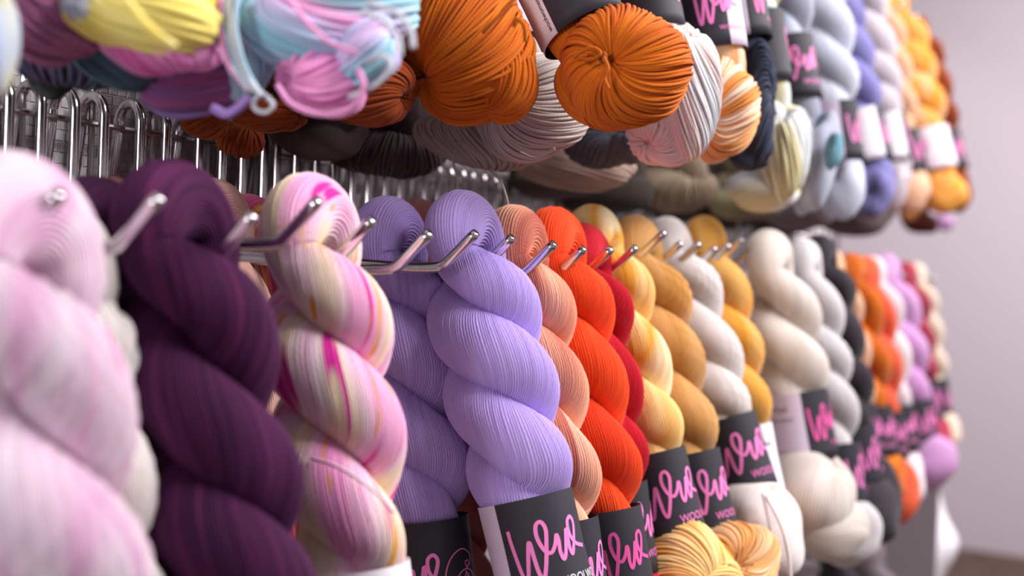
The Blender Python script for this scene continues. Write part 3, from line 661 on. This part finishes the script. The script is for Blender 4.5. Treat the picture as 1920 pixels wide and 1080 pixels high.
skein('peach and apricot hank end beside the navy hank', 1.02, (1362, 296), (1330, 60), Y['apricot'], 'bottom', L=.39, dl=.20, hl=.09, lab=dict(script=-20, pale=(30, 80), sw=.04), bulb=[dict(px=(1358, 202), pr=(60, 98), pole=(-.62, -.05, .78), strand=88, lump=.09)])
skein('navy hank under a label of dark and lilac panels', 1.10, (1418, 318), (1385, 80), Y['navy'], 'bottom', L=.40, dl=.18, hl=.09, lab=dict(script=32, pale=(-52, 18), sw=.035, sh=.055, ink=PINKD), bulb=[dict(px=(1412, 122), pr=(42, 36), pole=(.9, .3, .2), lump=.12), dict(px=(1421, 195), pr=(31, 105), pole=(.9, .05, .3), lump=.08, strand=60, rt=.002), dict(px=(1405, 285), pr=(44, 36), pole=(.6, -.6, .5), lump=.1)])
skein('white and yellow hank end beside the navy hank', 1.22, (1462, 395), (1415, 60), Y['mist'], 'bottom', L=.42, lab=dict(script=70), dl=.20, bulb=[dict(px=(1468, 290), pr=(46, 95), rot=6, pole=(-.3, .9, .3), strand=50, rt=.002), dict(px=(1430, 355), pr=(70, 42), pole=(.8, .3, .3))])
skein('pale grey hank end with a pink printed label beside the white and yellow one', 1.38, (1530, 430), (1468, 60), Y['bluegrey'], 'bottom', L=.42, lab=dict(script=-30), dl=.18, bulb=[dict(px=(1528, 305), pr=(40, 105), rot=8, pole=(-.3, .9, .3)), dict(px=(1563, 282), pr=(17, 36), rot=5, dx=-.05, mat=Y['teal'])])
skein('ice blue twisted hank in the upper row', 1.55, (1585, 420), (1545, 80), Y['paleblue'], 'bottom', L=.42, phase=.4, lab=dict(script=30, pale=(-30, 15)), bulb=[dict(px=(1580, 350), pr=(42, 65), rot=6)])
skein('periwinkle twisted hank in the upper row', 1.75, (1650, 408), (1575, 80), Y['peri'], 'bottom', L=.42, R=.020, r=.028, phase=.5, lab=dict(script=50, pale=(-5, 45), palemat=WHITEC), bulb=[dict(px=(1636, 355), pr=(38, 56), rot=5, pole=(-.1, -.1, .95), dimple=.5)])
skein('pink grey twisted hank in the upper row', 1.98, (1690, 395), (1625, 70), Y['pinkgrey'], 'bottom', L=.42, R=.019, r=.027, phase=.5, lab=dict(script=60, pale=(0, 50), palemat=WHITEC), bulb=[dict(px=(1675, 345), pr=(27, 52), rot=5)])
skein('amber yellow twisted hank with a white label near the row end', 2.25, (1772, 402), (1688, 78), Y['amber'], 'bottom', L=.40, R=.022, r=.032, phase=.5, lab=dict(script=-80, pale=(-10, 120), palemat=WHITEC), bulb=[dict(px=(1768, 362), pr=(44, 38), rot=12, pole=(-.6, .5, .5)), dict(px=(1710, 372), pr=(28, 40), rot=5)])
skein('rust brown twisted hank at the far end of the upper row', 2.42, (1800, 398), (1728, 95), Y['rust'], 'bottom', L=.38, R=.018, r=.026, phase=.5, lab=dict(script=10), bulb=[dict(px=(1795, 365), pr=(26, 36), rot=10)])
skein('pale peach twisted hank tucked behind the amber yellow hank', 2.15, (1712, 412), (1660, 90), Y['peachpale'], 'bottom', L=.40, lab=dict(script=30), bulb=B1(.9))
# shaded ends nearer the wall; those close to it are added for darkness
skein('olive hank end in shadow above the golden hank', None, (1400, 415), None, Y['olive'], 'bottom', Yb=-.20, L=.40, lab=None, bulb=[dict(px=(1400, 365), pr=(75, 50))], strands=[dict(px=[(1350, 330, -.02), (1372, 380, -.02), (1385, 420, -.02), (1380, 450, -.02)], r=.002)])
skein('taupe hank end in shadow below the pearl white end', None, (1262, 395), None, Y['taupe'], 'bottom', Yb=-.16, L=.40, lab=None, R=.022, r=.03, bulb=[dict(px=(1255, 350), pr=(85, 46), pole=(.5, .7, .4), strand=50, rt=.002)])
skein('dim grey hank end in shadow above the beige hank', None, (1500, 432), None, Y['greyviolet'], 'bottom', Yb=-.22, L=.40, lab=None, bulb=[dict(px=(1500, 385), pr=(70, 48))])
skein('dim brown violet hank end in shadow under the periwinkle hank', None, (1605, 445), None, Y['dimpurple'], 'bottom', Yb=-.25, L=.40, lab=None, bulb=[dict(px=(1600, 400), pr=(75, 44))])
skein('dim taupe hank close to the wall above the peach hank', None, (1040, 372), None, Y['dimpurple'], 'bottom', Yb=-.10, L=.42, lab=None, R=.024, r=.032, bulb=[dict(px=(1040, 330), pr=(90, 45))])  # added dim hank, deepens the shade between the rows
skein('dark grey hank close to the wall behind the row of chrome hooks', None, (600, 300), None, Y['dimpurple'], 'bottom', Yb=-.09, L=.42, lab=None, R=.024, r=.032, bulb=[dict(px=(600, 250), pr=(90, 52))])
skein('brown black hank close to the wall above the crimson hank', None, (1130, 402), None, Y['gapshade'], 'bottom', Yb=-.10, L=.44, lab=None, R=.026, r=.036, bulb=[dict(px=(1130, 358), pr=(95, 48))])  # near black hanks from here put in to darken the gap
skein('brown black hank close to the wall above the white hank', None, (1275, 412), None, Y['gapshade'], 'bottom', Yb=-.09, L=.44, lab=None, R=.026, r=.036, bulb=[dict(px=(1275, 372), pr=(85, 44))])
skein('brown black hank close to the wall above the beige hank', None, (1375, 425), None, Y['gapshade'], 'bottom', Yb=-.09, L=.44, lab=None, R=.026, r=.036, bulb=[dict(px=(1375, 388), pr=(80, 42))])
skein('brown black hank close to the wall above the light grey hank', None, (1465, 440), None, Y['gapshade'], 'bottom', Yb=-.09, L=.44, lab=None, R=.026, r=.036, bulb=[dict(px=(1465, 402), pr=(75, 40))])
skein('oxblood red hank end below the amber yellow hank', 2.45, (1722, 437), (1690, 200), Y['oxblood'], 'bottom', L=.40, bulb=[dict(px=(1722, 415), pr=(36, 22), rot=20)])
skein('small pink hank end at the lower corner of the row end', 2.75, (1770, 432), (1745, 250), Y['lilac'], 'bottom', L=.40, R=.008, r=.010, bulb=[dict(px=(1768, 418), pr=(22, 15))])

# near left pastels
skein('pastel rainbow hank end cut by the frame edge', .33, (-15, 200), (-70, 20), Y['rainbow'], 'bottom', L=.34, bulb=[dict(px=(-18, 92), pr=(50, 108), rot=4, pole=(-.5, .8, .3))], lab=dict(script=0))
skein('butter yellow hank end with a hot pink underside', .43, (268, 135), (225, -40), Y['yellow'], 'bottom', L=.36, lab=dict(script=0), dl=.17, bulb=[dict(px=(268, 15), pr=(140, 80), rot=4, pole=(-.75, .4, .5), strand=56, rt=.0022), dict(px=(300, 72), pr=(108, 62), rot=3, dx=.015, mat=Y['hotpink'], pole=(-.3, .9, .3), strand=56, rt=.0022), dict(px=(158, 8), pr=(42, 36), dx=-.03, mat=Y['icewhite'])],
      strands=[dict(px=[(235, -5, -.055), (262, 30, -.056), (290, 60, -.054), (330, 88, -.046)], r=.0020)])
skein('dusty rose hank end beside the butter yellow end', None, (105, 114), None, Y['dustyrose'], 'bottom', Yb=-.20, L=.36, lab=None, R=.014, r=.02, bulb=[dict(px=(95, 32), pr=(95, 80), rot=8, pole=(-.7, .6, .3), strand=60, rt=.002)])
skein('night blue and teal hank end under the dusty rose end', None, (160, 168), None, Y['nightblue'], 'bottom', Yb=-.15, L=.36, lab=None, R=.015, r=.021, bulb=[dict(px=(140, 95), pr=(120, 68), pole=(.2, .9, .3), strand=70, rt=.0018), dict(px=(250, 105), pr=(100, 56), rot=-4, mat=Y['tealgrey'], pole=(-.4, .8, .3), strand=60, rt=.0018)])
skein('dark green hank end beneath the night blue end', None, (95, 186), None, Y['darkgreen'], 'bottom', Yb=-.12, L=.36, lab=None, R=.012, r=.017, bulb=[dict(px=(95, 152), pr=(40, 34))])
skein('mauve to lavender hank end below the hot pink underside', None, (395, 214), None, Y['mauve'], 'bottom', Yb=-.225, L=.36, lab=None, R=.014, r=.02, bulb=[dict(px=(375, 145), pr=(108, 60), rot=-14, pole=(-.85, .35, .2), strand=80, rt=.0017), dict(px=(378, 166), pr=(98, 44), rot=-16, dx=.006, pole=(-.9, .3, .2), mat=Y['mauvelav'], strand=70, rt=.0017)],
      strands=[dict(px=[(400, 203, -.03), (424, 214, -.03), (445, 204, -.03), (466, 184, -.03)], r=.0028, mat=Y['mauvelav'])])
skein('cyan pink and lilac pastel hank end with loose loops', .52, (600, 212), (555, -10), Y['pastel'], 'bottom', L=.37, lab=dict(script=0), dl=.16,
      bulb=[dict(px=(592, 15), pr=(180, 110), rot=-6, pole=(-.55, .55, .62), swirl=.7, strand=70, rt=.0021), dict(px=(604, 148), pr=(82, 58), rot=10, dx=-.004, mat=Y['pastelpink'], pole=(-.85, -.2, .4), strand=60, rt=.002), dict(px=(470, 82), pr=(52, 112), rot=14, dx=-.01, mat=Y['aqua'], pole=(-.2, .95, .2), strand=44, rt=.0021), dict(px=(590, 75), pr=(120, 70), mat=Y['aqua'], rot=12, dx=.004, pole=(-.8, .4, .3), strand=50, rt=.002), dict(px=(692, 95), pr=(52, 62), rot=30, dx=.0, pole=(.5, .8, .3), strand=44, rt=.002)],
      strands=[dict(px=[(478, 165, -.05), (500, 182, -.05), (512, 196, -.05), (502, 210, -.05), (482, 207, -.05), (475, 192, -.05), (488, 178, -.05)], r=.0014, mat=Y['icewhite']),
               dict(px=[(414, -5, -.061), (412, 55, -.062), (430, 125, -.06), (471, 172, -.054)], r=.0014, mat=Y['pastelpink']),
               dict(px=[(428, -5, -.061), (426, 55, -.062), (444, 125, -.06), (478, 172, -.054)], r=.0014, mat=Y['aqua']),
               dict(px=[(436, -5, -.061), (434, 55, -.062), (452, 125, -.06), (482, 172, -.054)], r=.0014, mat=Y['icewhite']),
               dict(px=[(444, -5, -.061), (442, 55, -.062), (460, 125, -.06), (486, 172, -.054)], r=.0014, mat=Y['aqua']),
               dict(px=[(520, 160, -.045), (548, 196, -.045), (600, 214, -.045), (655, 205, -.045), (682, 165, -.045), (672, 130, -.045)], r=.0016, mat=Y['pastelpink']),
               dict(px=[(655, 182, -.04), (695, 165, -.04), (726, 140, -.04), (732, 115, -.04), (712, 105, -.04), (690, 118, -.04)], r=.0015, mat=Y['icewhite']),
               dict(px=[(690, 5, -.05), (745, 25, -.05), (770, 55, -.05), (775, 90, -.05)], r=.0015, mat=Y['icewhite']),
               dict(px=[(680, 20, -.055), (725, 45, -.055), (748, 75, -.055), (750, 105, -.055)], r=.0015, mat=Y['icewhite']),
               dict(px=[(415, -5, -.06), (408, 50, -.06), (425, 115, -.06), (470, 170, -.055)], r=.0015, mat=Y['icewhite']),
               dict(px=[(432, -5, -.062), (438, 60, -.062), (456, 130, -.06), (490, 180, -.055)], r=.0015, mat=Y['icewhite']),
               dict(px=[(540, -5, -.062), (575, 40, -.064), (620, 80, -.062), (670, 100, -.055)], r=.0014, mat=Y['pastelpink'])])
skein('mustard hank end just dipping into the frame top', 2.6, (1698, 6), (1690, -60), Y['gold'], 'bottom', L=.36, lab=None, R=.008, r=.011, bulb=[dict(px=(1698, -6), pr=(14, 11))])

# ---- bottom row, dim
for (X, px, py, nm, lb) in [(1.62, 1440, 985, 'dimpurple', 'dim mauve brown hank top of the bottom row, nearest one'), (1.82, 1560, 1000, 'charcoal', 'charcoal hank top of the bottom row below the beige hank'),
                            (2.02, 1625, 1000, 'greyviolet', 'dim grey violet hank top of the bottom row')]:
    skein(lb, X, (px, py), (px + 35, py + 260), Y[nm], dl=.2, lab=dict(script=0), bulb=B1())

# ---- white paper sheet at the rack end
def paper_sheet():
    pts = [((1742, 892), (1752, 892)), ((1740, 930), (1764, 930)), ((1738, 970), (1776, 970)), ((1736, 1005), (1796, 1010)), ((1738, 1040), (1792, 1040)), ((1740, 1080), (1766, 1085)), ((1742, 1120), (1750, 1130))]
    X = 2.72; n = 12; rows = []
    L_ = smooth_path([p[0] for p in pts], 30); R_ = smooth_path([p[1] for p in pts], 30)
    for i in range(30):
        row = []
        for j in range(n):
            f = j / (n - 1); q = L_[i] * (1 - f) + R_[i] * f
            row.append(at_x(q[0], q[1], X - .04 + .17 * f + .02 * math.sin(f * PI) + .015 * math.sin(i * .25)))
        rows.append(row)
    P = np.array(rows); me = grid_mesh(P, None, False)
    o = link('paper_sheet', me, plain('white paper', '#f0eef4', .7)); o['label'] = 'curling white paper sheet hanging at the far end of the rack'; o['category'] = 'paper'
    md = o.modifiers.new('thickness', 'SOLIDIFY'); md.thickness = .0006
paper_sheet()
def rack_upright():
    root = thing('rack_end_panel', 'grey metal end panel of the rack below the lilac hank', 'rack panel')
    P = at_x(1722, 905, 2.62)
    link('panel', merge_meshes([box(2.60, 2.62, -.34, -.03, 0, float(P[2]))]), plain('grey metal', '#8a8086', .5, .2), root)
    link('slot_strip', merge_meshes([box(2.585, 2.60, -.20, -.17, 0, float(P[2]) - .02)]), plain('dark metal', '#4a4348', .4, .5), root)
rack_upright()

# ------------------------------------------------------------------ light
w = bpy.data.worlds.new('world'); sc.world = w; w.use_nodes = True
w.node_tree.nodes['Background'].inputs[0].default_value = (.95, .89, .95, 1); w.node_tree.nodes['Background'].inputs[1].default_value = .31
def area(name, loc, target, sx, sy, power, color=(1, .955, .97)):
    l = bpy.data.lights.new(name, 'AREA'); l.shape = 'RECTANGLE'; l.size = sx; l.size_y = sy; l.energy = power; l.color = color
    o = bpy.data.objects.new(name, l); col.objects.link(o); o.location = loc
    o.rotation_euler = (Vector(target) - Vector(loc)).to_track_quat('-Z', 'Y').to_euler(); return o
area('ceiling_lamp', (1.25, -1.9, 2.85), (1.2, -.2, 1.3), 1.8, .5, 91)
area('ceiling_lamp_far', (3.2, -1.8, 2.85), (2.6, -.2, 1.3), 1.6, .5, 57)
area('fill_light_behind', (-1.3, -.45, 1.64), (.7, -.02, 1.48), .4, .4, 15)  # added fill at head height, brightens the wall behind the hooks
area('ceiling_lamp_end', (4.3, -1.2, 2.85), (6.6, -.6, 1.2), 1.2, .5, 68)

sl = bpy.data.lights.new('wall_gradient_spot', 'SPOT'); sl.energy = 50; sl.spot_size = math.radians(52); sl.spot_blend = .55; sl.shadow_soft_size = .06; sl.color = (1, .96, .98)  # added spot, grades the far wall darker to the right
so = bpy.data.objects.new('wall_gradient_spot', sl); col.objects.link(so); so.location = (4.4, 1.6, 3.3)
so.rotation_euler = (Vector((6.6, .75, 1.75)) - Vector(so.location)).to_track_quat('-Z', 'Y').to_euler()

sc.view_settings.view_transform = 'Standard'; sc.view_settings.look = 'None'; sc.view_settings.exposure = -0.06; sc.view_settings.gamma = 1.0; sc.view_settings.use_curve_mapping = False
sc.cycles.use_denoising = True
sc.cycles.max_bounces = 6; sc.cycles.diffuse_bounces = 4; sc.cycles.caustics_reflective = False; sc.cycles.caustics_refractive = False
import os
if os.environ.get('YLOG'):
    for l in LOG: print('LOG', l)
